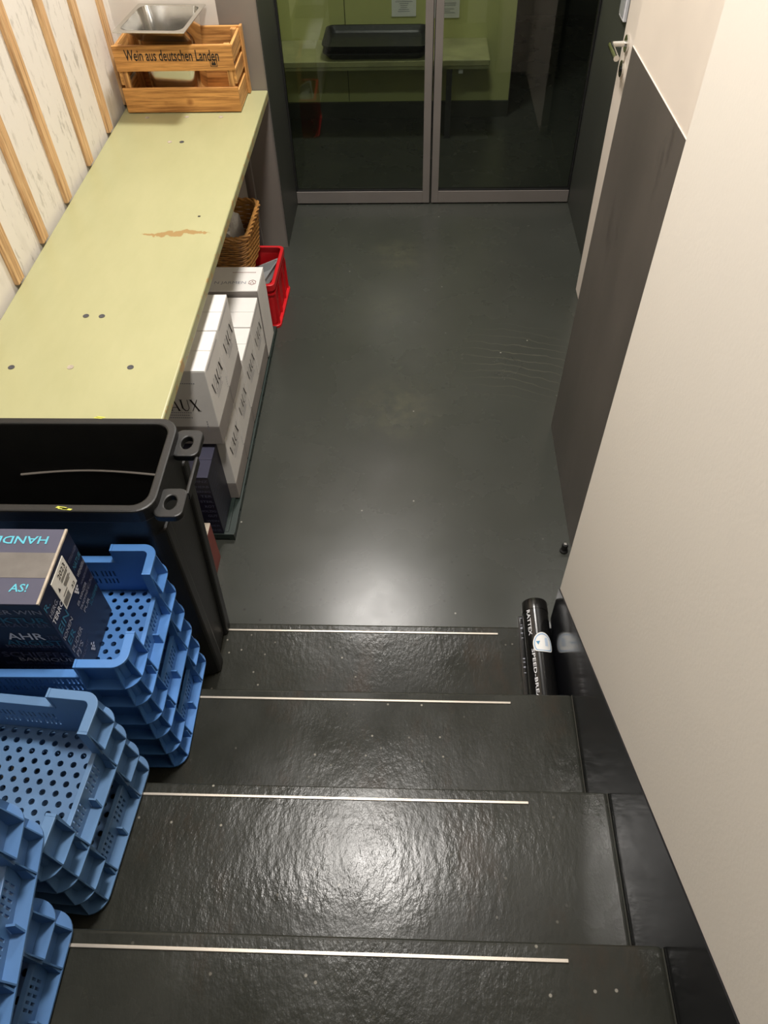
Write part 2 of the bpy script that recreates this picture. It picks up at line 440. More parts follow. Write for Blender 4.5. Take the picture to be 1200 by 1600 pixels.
# ------------------------------------------------------------------ the place itself
LW, RISE, GO, Y1, SX = -1.16, .1709, .28, 1.063, .37     # left wall, stairs
HB, DY, RJ = 3.246, 3.66, .771                            # back wall, glass doors, right jamb
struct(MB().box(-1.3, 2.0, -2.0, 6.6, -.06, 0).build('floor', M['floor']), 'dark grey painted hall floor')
struct(MB().box(-1.3, 2.0, -2.0, 6.6, CEIL, CEIL + .05).build('ceiling', M['ceiling']))
wl = struct(MB().box(-1.3, LW, -2.0, 3.6, 0, CEIL).build('wall_left', M['rough_wall']), 'rough white wall with pine battens')
bat_mesh = None
for k, (y, wdt) in enumerate(((1.375, .045), (1.632, .046), (1.888, .046), (2.112, .047), (2.36, .045), (2.62, .044), (2.883, .045), (3.135, .042))):
    MB().hexa([(LW, y - wdt / 2, .70), (LW + .014, y - wdt / 2, .70), (LW + .014, y + wdt / 2, .70), (LW, y + wdt / 2, .70),
               (LW, y - wdt / 2 - .01, CEIL), (LW + .014, y - wdt / 2 - .01, CEIL), (LW + .014, y + wdt / 2 - .01, CEIL), (LW, y + wdt / 2 - .01, CEIL)]
              ).build('batten', M['batten'], wl, bevel=.002)
struct(MB().box(-1.3, -.755, HB, DY + .06, 0, CEIL).build('wall_back', M['white_wall']), 'white end wall behind the bench')
t1 = struct(MB().box(-.755, -.603, HB, DY + .06, 0, CEIL).build('wall_pillar', M['grey_metal']), 'grey metal-clad pillar beside the glass door')
MB().box(-.6045, -.6015, HB - .002, HB + .004, 0, CEIL).build('edge_strip', M['alu'], t1)
MB().box(-.6028, -.5985, HB + .006, DY + .0, 0, CEIL).build('jamb_panel', M['dark_wall'], t1)
struct(MB().box(RJ, 1.0, 2.0, DY + .06, 0, CEIL).build('wall_right', M['dark_wall']), 'dark wall beside the glass door')
struct(MB().box(-.6, RJ, DY, DY + .06, 2.2, CEIL).build('wall_lintel', M['white_wall']))
struct(MB().box(.5102, 1.0, .9, 1.984, 0, CEIL).build('wall_corner', M['white_pink']), 'white wall above the dark wall panel')
pn = struct(MB().hexa([(.508, 1.058, .0), (.5105, 1.058, .0), (.5105, 2.022, 0), (.508, 2.022, .0),
                       (.508, 1.058, 1.292), (.5105, 1.058, 1.292), (.5105, 1.984, 1.262), (.508, 1.984, 1.262)]).build('trim_1', M['panel']), 'dark grey scuffed wall panel beside the white door')
MB().hexa([(.5083, 1.058, 1.292), (.5105, 1.058, 1.292), (.5105, 1.984, 1.262), (.5083, 1.984, 1.262),
           (.5083, 1.058, 1.2932), (.5105, 1.058, 1.2932), (.5105, 1.984, 1.2632), (.5083, 1.984, 1.2632)]).build('top_edge', M['white_pink'], pn)
struct(MB().box(SX, .56, -2.0, 1.058, 0, CEIL).build('wall_stair_right', M['white_wall']), 'white stair wall on the right')
sk = lambda y: .362 + (1.058 - y) * .5775
struct(MB().prism([(-1.8, 0), (1.0585, 0), (1.0585, .362), (-1.8, sk(-1.8))], 0, SX - .003, SX + .001).build('baseboard_stair_right', M['black_gloss']), 'black glossy sloping skirting of the stair wall')
struct(MB().box(-1.3, .56, -2.05, -1.9, 0, CEIL).build('wall_behind', M['dark_wall']))
# stairs
st = root('stairs', 'dark painted concrete stairs with bare metal nosing strips')
for k in range(1, 8):
    yf = Y1 - (k - 1) * GO; yb = yf - GO if k < 7 else -1.9
    dz = .005 if k == 1 else 0          # the lowest tread falls slightly towards the back
    s = MB().hexa([(LW, yb, 0), (SX - .004, yb, 0), (SX - .004, yf, 0), (LW, yf, 0), (LW, yb, k * RISE - dz), (SX - .004, yb, k * RISE - dz), (SX - .004, yf, k * RISE), (LW, yf, k * RISE)]).build('step', M['step'], st, bevel=.006, seg=3)
    MB().hexa([(SX - .0075, yb, k * RISE - dz - .002), (SX - .0035, yb, k * RISE - dz - .002), (SX - .0035, yf - .004, k * RISE - .002), (SX - .0075, yf - .004, k * RISE - .002),
               (SX - .0055, yb, k * RISE - dz + .004), (SX - .0035, yb, k * RISE - dz + .005), (SX - .0035, yf - .004, k * RISE + .005), (SX - .0055, yf - .004, k * RISE + .004)]).build('paint_bead', M['step'], s)
    xe = (.233, .227, .22, .23, .228, .23, .23)[k - 1]
    MB().hexa([(-.97, yf - .0255, k * RISE - .002), (xe, yf - .0262, k * RISE - .002), (xe, yf - .0208, k * RISE - .002), (-.97, yf - .0201, k * RISE - .002),
               (-.97, yf - .0255, k * RISE + .0022), (xe, yf - .0262, k * RISE + .0022), (xe, yf - .0208, k * RISE + .0022), (-.97, yf - .0201, k * RISE + .0022)]
              ).build('nosing_strip', M['strip'], s, bevel=.001)
# room behind the glass
struct(MB().box(-1.3, .54, 4.68, 4.8, 0, CEIL).build('wall_inner_back', M['green_wall']), 'olive green wall of the room behind the glass')
for x in (-.39,):
    struct(MB().box(x - .0015, x + .0015, 4.677, 4.6805, .09, CEIL).build('trim_2', M['rubber']), 'dark joint in the olive green wall')
struct(MB().box(-1.3, .54, 4.664, 4.68, 0, .088).build('baseboard_inner', M['dark_wall']), 'dark skirting below the olive green wall')
struct(MB().box(-1.3, -1.2, DY + .06, 4.68, 0, CEIL).build('wall_inner_left', M['green_wall']))
struct(MB().box(.53, .545, 4.681, 6.5, 0, CEIL).build('wall_passage_left', M['dark_wall']))
struct(MB().box(1.6, 2.0, DY + .06, 6.6, 0, CEIL).build('wall_passage_right', M['dark_wall']))
struct(MB().box(1.0, 2.0, DY, DY + .06, 0, CEIL).build('wall_passage_front', M['dark_wall']))
struct(MB().box(.53, 2.0, 6.4, 6.6, 0, CEIL).build('wall_passage_end', M['dark_wall']))
# glass double door
def leaf(nm, x0, x1, stile_right, lab):
    d = root(nm, lab)
    y0, y1 = DY - .018, DY + .018
    s0, s1 = (x1 - .034, x1) if stile_right else (x0, x0 + .034)
    MB().box(s0, s1, y0, y1, .008, 2.19).build('stile', M['alu'], d, bevel=.0015)
    MB().box(x0 if stile_right else s1, s0 if stile_right else x1, y0, y1, .008, .068).build('bottom_rail', M['alu'], d, bevel=.0015)
    MB().box(x0 if stile_right else s1, s0 if stile_right else x1, y0, y1, 2.13, 2.19).build('top_rail', M['alu'], d, bevel=.0015)
    a, b = (x0, s0) if stile_right else (s1, x1)
    MB().box(a, b, DY - .003, DY + .003, .066, 2.14).build('pane', M['glass'], d)
    MB().box(a, b, y0 + .004, y1 - .004, .066, .073).build('gasket', M['rubber'], d)
    gx = (x0, x0 + .006) if stile_right else (x1 - .006, x1)
    MB().box(gx[0], gx[1], y0 + .004, y1 - .004, .06, 2.19).build('edge_seal', M['rubber'], d)
    e = (s1 - .002, s1 + .0035) if stile_right else (s0 - .0035, s0 + .002)
    MB().box(e[0], e[1], y0 + .006, y1 - .006, .01, 2.18).build('brush_seal', M['rubber'], d)
leaf('door_1', -.597, .073, True, 'left glass door leaf with aluminium rail')
leaf('door_2', .083, .768, False, 'right glass door leaf with aluminium rail')
# white door on the right
d3 = root('door_3', 'white door with lever handle, seen edge-on behind the dark panel')
MB().hexa([(.711, 2.03, .004), (.752, 2.03, .004), (.752, 2.885, .004), (.711, 2.885, .004), (.711, 2.03, 2.06), (.752, 2.03, 2.06), (.752, 2.955, 2.06), (.711, 2.955, 2.06)]).build('leaf', M['white_pink'], d3, bevel=.002)
def disc_x(x0, x1, y, z, r, n=20):
    return [[(x, y + r * math.cos(i * 2 * math.pi / n), z + r * math.sin(i * 2 * math.pi / n)) for i in range(n)] for x in (x0, x1)]
hd = MB().loft(disc_x(.703, .711, 2.845, .982, .026)).build('handle_rosette', M['chrome'], d3, bevel=.001)
MB().tube([(.704, 2.845, .982), (.662, 2.845, .982), (.655, 2.842, .982), (.653, 2.835, .982), (.653, 2.72, .980)], .0095, 12).build('lever', M['chrome'], hd, smooth=True)
kr = MB().loft(disc_x(.703, .711, 2.845, .905, .026)).build('key_rosette', M['chrome'], d3, bevel=.001)
MB().loft(disc_x(.700, .703, 2.845, .905, .0085)).build('lock_cylinder', M['rubber'], kr)

# ------------------------------------------------------------------ switch plate and door stop
sw = thing('switch_plate', 'clear white switch plate on the dark wall above the door handle', 'switch', (RJ, 3.205, .945))
MB().box(-.014, -.0005, -.04, .045, 0, .165).build('housing', M['white_ink'], sw, bevel=.003)
for zz in (.012, .088): MB().box(-.018, -.0135, -.03, .035, zz, zz + .062).build('rocker', M['clear_grey'], sw, bevel=.002)
ds = thing('door_stop', 'small black door stop on the floor by the dark panel', 'door stop', (.484, 1.448, 0))
MB().loft([[(r * math.cos(t * math.pi / 8), r * math.sin(t * math.pi / 8), z) for t in range(16)] for r, z in ((.013, 0), (.013, .006), (.009, .01), (.010, .03), (.008, .034))]).build('buffer', M['rubber'], ds, smooth=True)
MB().box(-.004, .004, -.004, .004, .034, .038).build('screw', M['steel'], ds)

# ------------------------------------------------------------------ bench
BZ = .70
b = thing('bench', 'long pale green painted plank bench with chipped paint along the battened wall', 'bench')
MB().box(-1.145, -.600, 1.185, 3.243, BZ - .034, BZ).build('plank', M['bench'], b, bevel=.005, seg=3)
for i, (x, y) in enumerate([(-1.039, 1.496), (-.884, 1.497), (-.727, 1.497), (-.907, 1.717), (-.862, 1.716), (-.903, 2.783), (-.858, 2.782), (-1.037, 2.994), (-.882, 2.996), (-.749, 2.992)]):
    lp = lambda r, z: [(x + r * math.cos(t * math.pi / 7), y + r * math.sin(t * math.pi / 7), z) for t in range(14)]
    MB().loft([lp(.0085, BZ - .001), lp(.0085, BZ + .0012), lp(.0055, BZ + .0012), lp(.0045, BZ + .0003)], True, True).build('screw_head', M['grey_leaf'] if i not in (1, 5, 7, 8, 9) else M['card_edge'], b)
MB().box(-.696, -.688, 2.246, 2.254, BZ, BZ + .0006).build('nail_hole', M['rubber'], b)
for y in (1.205, 3.17):
    MB().box(-.722, -.705, y, y + .025, 0, BZ - .034).build('leg', M['alu'], b)
    MB().box(-1.12, -1.10, y, y + .025, 0, BZ - .034).build('leg', M['alu'], b)
    MB().box(-1.10, -.722, y, y + .025, .39, .42).build('cross_bar', M['alu'], b)

# ------------------------------------------------------------------ wooden wine box and steel pan
wx0, wx1, wy0, wy1, wz0, wz1 = -1.118, -.674, 3.03, 3.236, BZ, .935
wb = thing('wine_box', 'slatted wooden wine box with black German lettering on the green bench', 'box', ((wx0 + wx1) / 2, (wy0 + wy1) / 2, BZ + .0016))
ox, oy = wb.location.x, wb.location.y
X0, X1, YA, YB, H = wx0 - ox, wx1 - ox, wy0 - oy, wy1 - oy, wz1 - wz0
T = .011
for y in (YA, YB - T):
    MB().box(X0, X1, y, y + T, .148, H).build('slat', M['crate_wood_x'], wb, bevel=.0025)
    MB().box(X0, X1, y, y + T, .002, .090).build('slat', M['crate_wood_x'], wb, bevel=.0025)
for x in (X0, X1 - T):
    for z0, z1 in ((.172, .228), (.098, .150), (.004, .075)):
        MB().box(x, x + T, YA + T, YB - T, z0, z1).build('end_slat', M['crate_wood_y'], wb, bevel=.002)
for x in (X0 + T, X1 - T - .022):
    for y in (YA + T, YB - T - .022):
        MB().box(x, x + .022, y, y + .022, .012, H - .004).build('corner_post', M['crate_wood_z'], wb, bevel=.002)
MB().box(X1, X1 + .010, YB - .028, YB, .0, H + .004).build('outer_post', M['crate_wood_z'], wb, bevel=.002)
for i in range(3):
    ya = YA + T + i * (YB - YA - 2 * T) / 3
    MB().box(X0 + T, X1 - T, ya + .001, ya + (YB - YA - 2 * T) / 3 - .001, .004, .013).build('floor_board', M['crate_wood_x'], wb)
lt = MB(); put_text(lt, 'Wein aus deutschen Landen', (X0 + .042, YA - .0006, .186), (1, 0, -.012), (.02, 0, 1), .038, .350, bold=.016)
# little emblem
ex, ez = X1 - .075, .163
for a0, a1, z0, z1 in ((-.013, .013, -.001, .001), (-.013, .013, .021, .023), (-.013, -.011, 0, .022), (.011, .013, 0, .022), (-.008, .008, .004, .012), (-.006, -.002, .012, .018), (.001, .006, .012, .017)):
    lt.add([(ex + a0, YA - .0006, ez + z0), (ex + a1, YA - .0006, ez + z0), (ex + a1, YA - .0006, ez + z1), (ex + a0, YA - .0006, ez + z1)], [(0, 1, 2, 3)])
lt.build('lettering', M['ink'], wb, fix=False)
# steel pan standing in the box, tipped a little
pan = thing('steel_pan', 'stainless steel food pan standing in the wooden wine box', 'pan', (-.922, 3.137, BZ + .0145))
pan.rotation_euler = (0, 0, R(-4))
def rl(hx, hy, r, z, cy=0): return [(px, py + cy, z) for px, py in rrect(-hx, hx, -hy, hy, r, 6)]
MB().loft([rl(.070, .052, .03, .0), rl(.092, .066, .034, .006), rl(.098, .071, .036, .03), rl(.108, .077, .036, .225), rl(.112, .100, .036, .255, -.022), rl(.115, .133, .034, .293, -.056)], True, False).build('body', M['steel'], pan, smooth=True)
pp = MB()
inner = rrect(-.114, .114, -.188, .077, .034, 6); outer = rrect(-.131, .131, -.208, .094, .006, 6)
pp.bandloop(inner, outer, .2925, .2955)
pp.build('rim', M['steel'], pan, bevel=.001)
MB().loft([rl(.1135, .132, .034, .2945, -.056), rl(.108, .098, .034, .255, -.022), rl(.104, .074, .034, .222), rl(.094, .067, .034, .03), rl(.070, .05, .03, .004)], False, True).build('well', M['steel'], pan, smooth=True)

# ------------------------------------------------------------------ slim black bin on the lowest step
bn = thing('waste_bin', 'tall slim black plastic bin with open top standing on the lowest step', 'bin', (-.765, .99, RISE + .001))
BH = .70
def bl(hx0, hx1, ya, yb, r, z): return [(px, py, z) for px, py in rrect(hx0, hx1, ya, yb, r, 6)]
def lerp(a, c, t): return a + (c - a) * t
def blz(z, ins=0, r=.035):
    t = z / BH
    return bl(lerp(-.255, -.285, t) + ins, lerp(.262, .283, t) - ins, lerp(-.093, -.116, t) + ins, lerp(.09, .133, t) - ins, r, z)
MB().loft([blz(0, .012), blz(.012, 0), blz(.25), blz(.66), blz(.68, -.001)], True, False).build('body', M['bin'], bn, smooth=True)
MB().loft([blz(BH - .004, .016), blz(.35, .014), blz(.02, .02)], False, True).build('inner_wall', M['bin'], bn, smooth=True)
rim = MB(); A_ = [p[:2] for p in blz(BH, .016, .03)]; B_ = [p[:2] for p in blz(BH, -.002, .04)]
rim.bandloop(A_, B_, BH - .035, BH); rim.build('rim', M['bin'], bn, bevel=.004)
# moulded line inside the far wall
MB().tube([(-.10 + .315 * t, .1085 + .002 * math.sin(t * 3.1), .553 + .013 * math.sin(t * math.pi)) for t in [i / 12 for i in range(13)]], .003, 6).build('moulded_line', M['grey_metal'], bn)
# corner ribs with a recessed channel between them, on both ends
for sx in (1, -1):
    for ya, yb in ((-1, 0), (1, 0)):
        def col_(z):
            l = blz(z); xs = max(p[0] for p in l) if sx > 0 else min(p[0] for p in l)
            y_ = max(p[1] for p in l) if ya > 0 else min(p[1] for p in l)
            return xs, y_
        (xb, yb0), (xt, yt0) = col_(.0), col_(.62)
        q = -ya
        a = [(xb - sx * .02, yb0 + q * .004, .0), (xb + sx * .010, yb0 + q * .018, .0), (xb + sx * .010, yb0 + q * .055, .0), (xb - sx * .02, yb0 + q * .065, .0)]
        c = [(xt - sx * .02, yt0 + q * .004, .62), (xt + sx * .006, yt0 + q * .018, .62), (xt + sx * .006, yt0 + q * .05, .62), (xt - sx * .02, yt0 + q * .06, .62)]
        MB().hexa(a + c).build('corner_rib', M['bin'], bn, bevel=.006)
# carrying flanges with oval holes at the ends
def ear(cx, cy, hx, hy, z, ox_, oy_):
    n = 28
    o_ = rrect(cx - hx, cx + hx, cy - hy, cy + hy, .016, 6)
    h_ = [(cx + ox_ * math.cos(-math.pi / 2 + 2 * math.pi * i / n), cy + oy_ * math.sin(-math.pi / 2 + 2 * math.pi * i / n)) for i in range(n)]
    return MB().bandloop(h_, o_, z - .016, z)
for sx in (1, -1):
    ex_ = .283 * 1 if sx > 0 else -.285
    for cy, hy in ((.082, .038), (-.078, .036)):
        ear(ex_ + sx * .0225, cy, .0285, hy, BH - .018, .0115, .0175).build('handle_flange', M['bin'], bn, bevel=.003)
    MB().box(*(sorted((ex_ + sx * .043, ex_ + sx * .051))), -.05, .05, BH - .045, BH - .024).build('handle_bar', M['bin'], bn, bevel=.003)
ym = MB()
for (x, y) in ((.105, -.1095), (.1, -.107), (.112, -.111), (.107, .138), (.103, .136)):
    ym.add([(x, y - .003, BH + .0008), (x + .018, y - .005, BH + .0008), (x + .022, y - .002, BH + .0008), (x + .004, y + .001, BH + .0008)], [(0, 1, 2, 3)])
ym.build('paint_scrape', M['yellow_mark'], bn, fix=False)

# ------------------------------------------------------------------ blue crates
CL, CW, CH = .40, .28, .146
def make_crate(m, label, group):
    t = thing('plastic_crate', label, 'crate', group=group)
    ins = .020
    hx, hy = CL / 2, CW / 2
    # perforated floor
    fl = MB(); px_, py_ = .0235, .0168
    fx, fy = hx - ins, hy - ins
    nr = int(2 * fy / py_); y0 = -nr * py_ / 2
    zt, zb = .009, .005
    n = 10; hr = .0054
    for r_ in range(nr):
        cy = y0 + (r_ + .5) * py_; off = (px_ / 2 if r_ % 2 else 0)
        nc = int((2 * fx - off) / px_) - (1 if off == 0 else 0)
        xs = -fx + (2 * fx - nc * px_) / 2 + (off - px_ / 4)
        xs = max(-fx, min(xs, fx - nc * px_))
        if xs > -fx + 1e-6: fl.add([(-fx, cy - py_ / 2, zt), (xs, cy - py_ / 2, zt), (xs, cy + py_ / 2, zt), (-fx, cy + py_ / 2, zt)], [(0, 1, 2, 3)])
        for c in range(nc):
            cx = xs + (c + .5) * px_; a, bq = px_ / 2, py_ / 2
            ring = [(cx + hr * math.cos(2 * math.pi * (i + .5) / n), cy + hr * math.sin(2 * math.pi * (i + .5) / n)) for i in range(n)]
            sq = []
            for (x, y) in ring:
                dx, dy = x - cx, y - cy; s = min(a / max(abs(dx), 1e-9), bq / max(abs(dy), 1e-9))
                sq.append((cx + dx * s, cy + dy * s))
            vs_ = [(x, y, zt) for x, y in ring] + [(x, y, zt) for x, y in sq] + [(x, y, zb) for x, y in ring]
            fs = [(i, (i + 1) % n, n + (i + 1) % n, n + i) for i in range(n)] + [(i, 2 * n + i, 2 * n + (i + 1) % n, (i + 1) % n) for i in range(n)]
            cor = [(cx + a, cy + bq, zt), (cx - a, cy + bq, zt), (cx - a, cy - bq, zt), (cx + a, cy - bq, zt)]
            o0 = len(vs_); vs_ += cor
            # close the small triangles between the sampled square and its corners
            for ci, (qx, qy, _) in enumerate(cor):
                best = None
                for i in range(n):
                    p, q2 = sq[i], sq[(i + 1) % n]
                    if abs(p[0] - q2[0]) > 1e-9 and abs(p[1] - q2[1]) > 1e-9 and (qx - cx) * (p[0] + q2[0] - 2 * cx) > 0 and (qy - cy) * (p[1] + q2[1] - 2 * cy) > 0:
                        best = i
                if best is not None: fs.append((n + best, n + (best + 1) % n, o0 + ci))
            fl.add(vs_, fs)
        xe = xs + nc * px_
        if xe < fx - 1e-6: fl.add([(xe, cy - py_ / 2, zt), (fx, cy - py_ / 2, zt), (fx, cy + py_ / 2, zt), (xe, cy + py_ / 2, zt)], [(0, 1, 2, 3)])
    for ya, yb in ((-fy, y0), (y0 + nr * py_, fy)):
        if yb - ya > 1e-5: fl.add([(-fx, ya, zt), (fx, ya, zt), (fx, yb, zt), (-fx, yb, zt)], [(0, 1, 2, 3)])
    fl.build('perforated_floor', m, t, fix=False)
    # long walls (low in the middle, slits) and short walls (lower in the middle, slits)
    def wall(half, low, slits, zs):
        us = sorted(set([-half, half] + [u for s in slits for u in s]))
        v_ = sorted(set([.004, low] + [z for q in zs for z in q]))
        def solid(i, j):
            uc, vc = (us[i] + us[i + 1]) / 2, (v_[j] + v_[j + 1]) / 2
            return not (any(a < uc < b_ for a, b_ in slits) and any(a < vc < b_ for a, b_ in zs))
        return us, v_, solid
    lx, sy = hx - .095, hy - .075
    sl = [(g + k * .008, g + k * .008 + .0035) for g in (-.088, -.050, -.012, .026, .062) for k in range(4)]
    us, v_, so = wall(lx, .106, sl, [(.036, .052), (.060, .078)])
    for s in (1, -1):
        wbx = MB().grid(us, v_, so, lambda u, v, q, s=s: (u, s * (hy - ins - q), v), .003).build('long_wall', m, t)
        MB().box(-lx, lx, *sorted((s * (hy - ins - .004), s * (hy - .008))), .104, .109).build('rail', m, wbx, bevel=.001)
    sl2 = [(g + k * .009, g + k * .009 + .004) for g in (-.055, .008) for k in range(5)]
    us2, v2, so2 = wall(sy, .066, sl2, [(.024, .038), (.043, .057)])
    for s in (1, -1):
        wbx = MB().grid(us2, v2, so2, lambda u, v, q, s=s: (s * (hx - ins - q), u, v), .003).build('short_wall', m, t)
        MB().box(*sorted((s * (hx - ins - .005), s * (hx - ins + .004))), -sy, sy, .064, .069).build('rail', m, wbx, bevel=.001)
        for yy in (-.066, .0, .066):
            MB().hexa([(s * (hx - .018), yy - .007, .010), (s * (hx - .001), yy - .007, .010), (s * (hx - .001), yy - .004, .010), (s * (hx - .018), yy - .004, .010),
                       (s * (hx - .018), yy - .003, .034), (s * (hx - .006), yy - .003, .034), (s * (hx - .006), yy, .034), (s * (hx - .018), yy, .034)]).build('hook', m, wbx)
    # corners
    def cpath(i, qx, qy, inset, r=.034, n=7, la=.095, lb=.075):
        rr = max(.006, r - inset); X, Y = hx - inset, hy - inset
        p = [(hx - la, Y)] + [(hx - la + (X - rr - hx + la) * k / 3, Y) for k in (1, 2)]
        p += [(X - rr + rr * math.sin(k / n * math.pi / 2), Y - rr + rr * math.cos(k / n * math.pi / 2)) for k in range(n + 1)]
        p += [(X, Y - rr - (Y - rr - hy + lb) * k / 2) for k in (1,)] + [(X, hy - lb)]
        return [(qx * x, qy * y) for x, y in p]
    for qx in (1, -1):
        for qy in (1, -1):
            cn = MB(); cn.band(cpath(0, qx, qy, ins), cpath(0, qx, qy, ins + .003), .004, CH - .004)
            cw = cn.build('corner_wall', m, t)
            MB().band(cpath(0, qx, qy, .007), cpath(0, qx, qy, ins + .0035), CH - .006, CH).build('corner_rim', m, cw, bevel=.001)
            MB().band(cpath(0, qx, qy, 0.0), cpath(0, qx, qy, ins), .076, .079).build('mid_ledge', m, cw)
            po, pi_ = cpath(0, qx, qy, 0), cpath(0, qx, qy, ins); pr = cpath(0, qx, qy, .008)
            for i in (0, 4, 9, 12):
                if i >= len(po): continue
                o_, q_, r_ = po[i], pi_[i], pr[i]
                d = Vector((q_[0] - o_[0], q_[1] - o_[1], 0)); nrm = Vector((-d.y, d.x, 0)).normalized() * .0011
                for z0, z1, top in ((.079, CH - .006, r_), (.010, .076, (lerp(q_[0], o_[0], .55), lerp(q_[1], o_[1], .55)))):
                    a, b_, c, e = Vector((q_[0], q_[1], z0)), Vector((o_[0], o_[1], z0)), Vector((top[0], top[1], z1)), Vector((q_[0], q_[1], z1))
                    MB().hexa([a - nrm, b_ - nrm, b_ + nrm, a + nrm, e - nrm, c - nrm, c + nrm, e + nrm]).build('rib', m, cw)
            # end cap where the rim drops to the rail
            e0, e1 = cpath(0, qx, qy, .007)[-1], cpath(0, qx, qy, ins + .0035)[-1]
            MB().box(*sorted((e0[0], e1[0])), *sorted((e0[1], e0[1] - qy * .004)), .066, CH).build('rim_end', m, cw)
            f0, f1 = cpath(0, qx, qy, .007)[0], cpath(0, qx, qy, ins + .0035)[0]
            MB().box(*sorted((f0[0], f0[0] - qx * .004)), *sorted((f0[1], f1[1])), .104, CH).build('rim_end', m, cw)
    # base ledge all round
    MB().bandloop(rrect(-hx, hx, -hy, hy, .034, 7), rrect(-hx + ins + .003, hx - ins - .003, -hy + ins + .003, hy - ins - .003, .014, 7), .006, .010).build('base_ledge', m, t)
    MB().bandloop(rrect(-hx + ins, hx - ins, -hy + ins, hy - ins, .014, 7), rrect(-hx + ins + .003, hx - ins - .003, -hy + ins + .003, hy - ins - .003, .011, 7), 0.0004, .008).build('foot_ring', m, t)
    return t
def setmat(o, m):
    for c in o.children_recursive:
        if c.type == 'MESH':
            c.data = mesh_for(c.data, m)
_mm = {}
def mesh_for(me, m):
    k = (me.name, m.name)
    if k not in _mm:
        n = me.copy(); n.materials.clear(); n.materials.append(m); _mm[k] = n
    return _mm[k]
GA = 'blue crates stacked on the stairs'
proto = make_crate(M['blue_a'], 'bright blue vented crate, topmost of the stack holding the navy carton', GA)
def place(x, y, z, deg, label, m=None):
    global first
    if first: o = proto; first = False
    else: o = copy_tree(proto)
    o.location = (x, y, z); o.rotation_euler.z = R(deg); o['label'] = label
    if m: setmat(o, m)
    return o
first = True
AX, AY = -.682, .730
place(AX, AY, 2 * RISE + 2 * CH + .003, .8, 'bright blue vented crate, topmost of the stack, with the navy carton inside')
place(AX, AY, 2 * RISE + CH + .002, .8, 'bright blue vented crate, middle one of the three-high stack below the navy carton')
place(AX + .001, AY, 2 * RISE + .001, .8, 'bright blue vented crate, bottom one of the three-high stack below the navy carton')
place(-.706, .424, 3 * RISE + CH + .002, -4.5, 'faded blue empty crate with perforated floor, on top of the two-high stack', M['blue_b'])
place(-.705, .424, 3 * RISE + .001, -4.5, 'faded blue crate standing on the step under the empty perforated crate', M['blue_b'])
place(-.694, .168, 4 * RISE + CH + .002, 7.5, 'blue crate lying crooked on another crate in the lower left corner', M['blue_c'])
place(-.694, .104, 4 * RISE + .001, 0, 'blue crate standing on the step beneath the crooked crate', M['blue_c'])

# ------------------------------------------------------------------ cartons
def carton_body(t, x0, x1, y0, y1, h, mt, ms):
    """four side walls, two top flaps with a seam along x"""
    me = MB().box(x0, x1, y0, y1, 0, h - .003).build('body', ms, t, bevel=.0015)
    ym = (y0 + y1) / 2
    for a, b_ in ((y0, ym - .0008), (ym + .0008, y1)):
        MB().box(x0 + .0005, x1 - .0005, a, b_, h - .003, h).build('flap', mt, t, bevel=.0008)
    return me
nz = 2 * RISE + 2 * CH + .0135
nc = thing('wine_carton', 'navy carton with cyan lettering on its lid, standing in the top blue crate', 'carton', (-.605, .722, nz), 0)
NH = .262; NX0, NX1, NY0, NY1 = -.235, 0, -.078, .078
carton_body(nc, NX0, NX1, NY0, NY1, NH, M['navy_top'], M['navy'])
MB().box(NX0, NX1 - .002, -.026, .026, NH, NH + .0005).build('tape', M['tape'], nc)
MB().box(NX1 - .0035, NX1 + .0006, NY0, NY1, NH - .003, NH + .0009).build('worn_edge', M['card_edge'], nc)
cy_ = MB()
put_text(cy_, 'HANDLE', (NX1 - .026, .061, NH + .0008), (-1, 0, 0), (0, -1, 0), .017, .108, .012)
put_text(cy_, 'AS!', (NX1 - .058, -.054, NH + .0008), (1, 0, 0), (0, 1, 0), .016, .030, .012)
cy_.v = [(x - (0), y, z) for x, y, z in cy_.v]
cy_.build('lid_lettering', M['cyan_ink'], nc, fix=False)
lines = [('ER WIN', .245, .013, 'grey_ink', .075), ('RUKTUR', .222, .018, 'teal_ink', .118), ('R KRÄUTER', .203, .012, 'dim_ink', .11), ('AHR', .172, .022, 'white_ink', .066),
         ('ANGEST', .148, .017, 'teal_ink', .10), ('MERGENERATI', .132, .010, 'dim_ink', .105), ('SCHIEFER', .106, .018, 'dim_ink', .125), ('BARRIQUE', .086, .013, 'grey_ink', .10),
         ('BEERIGER UND MINERAL', .070, .009, 'dim_ink', .13), ('GEWACHSEN SEIT', .054, .010, 'dim_ink', .12)]
by = {}
for s, z, h, ink, wd in lines:
    sh = .028 if s == 'AHR' else .004
    put_text(by.setdefault(ink, MB()), s, (NX1 - sh, NY0 - .0007, z - h), (1, 0, 0), (0, 0, 1), h, wd, .01, 'R')
put_text(by['dim_ink'], 'TER', (NX1 - .003, NY0 - .0007, .152), (1, 0, 0), (0, 0, 1), .012, .022, .01, 'R')
fx_ = NX1 + .0007
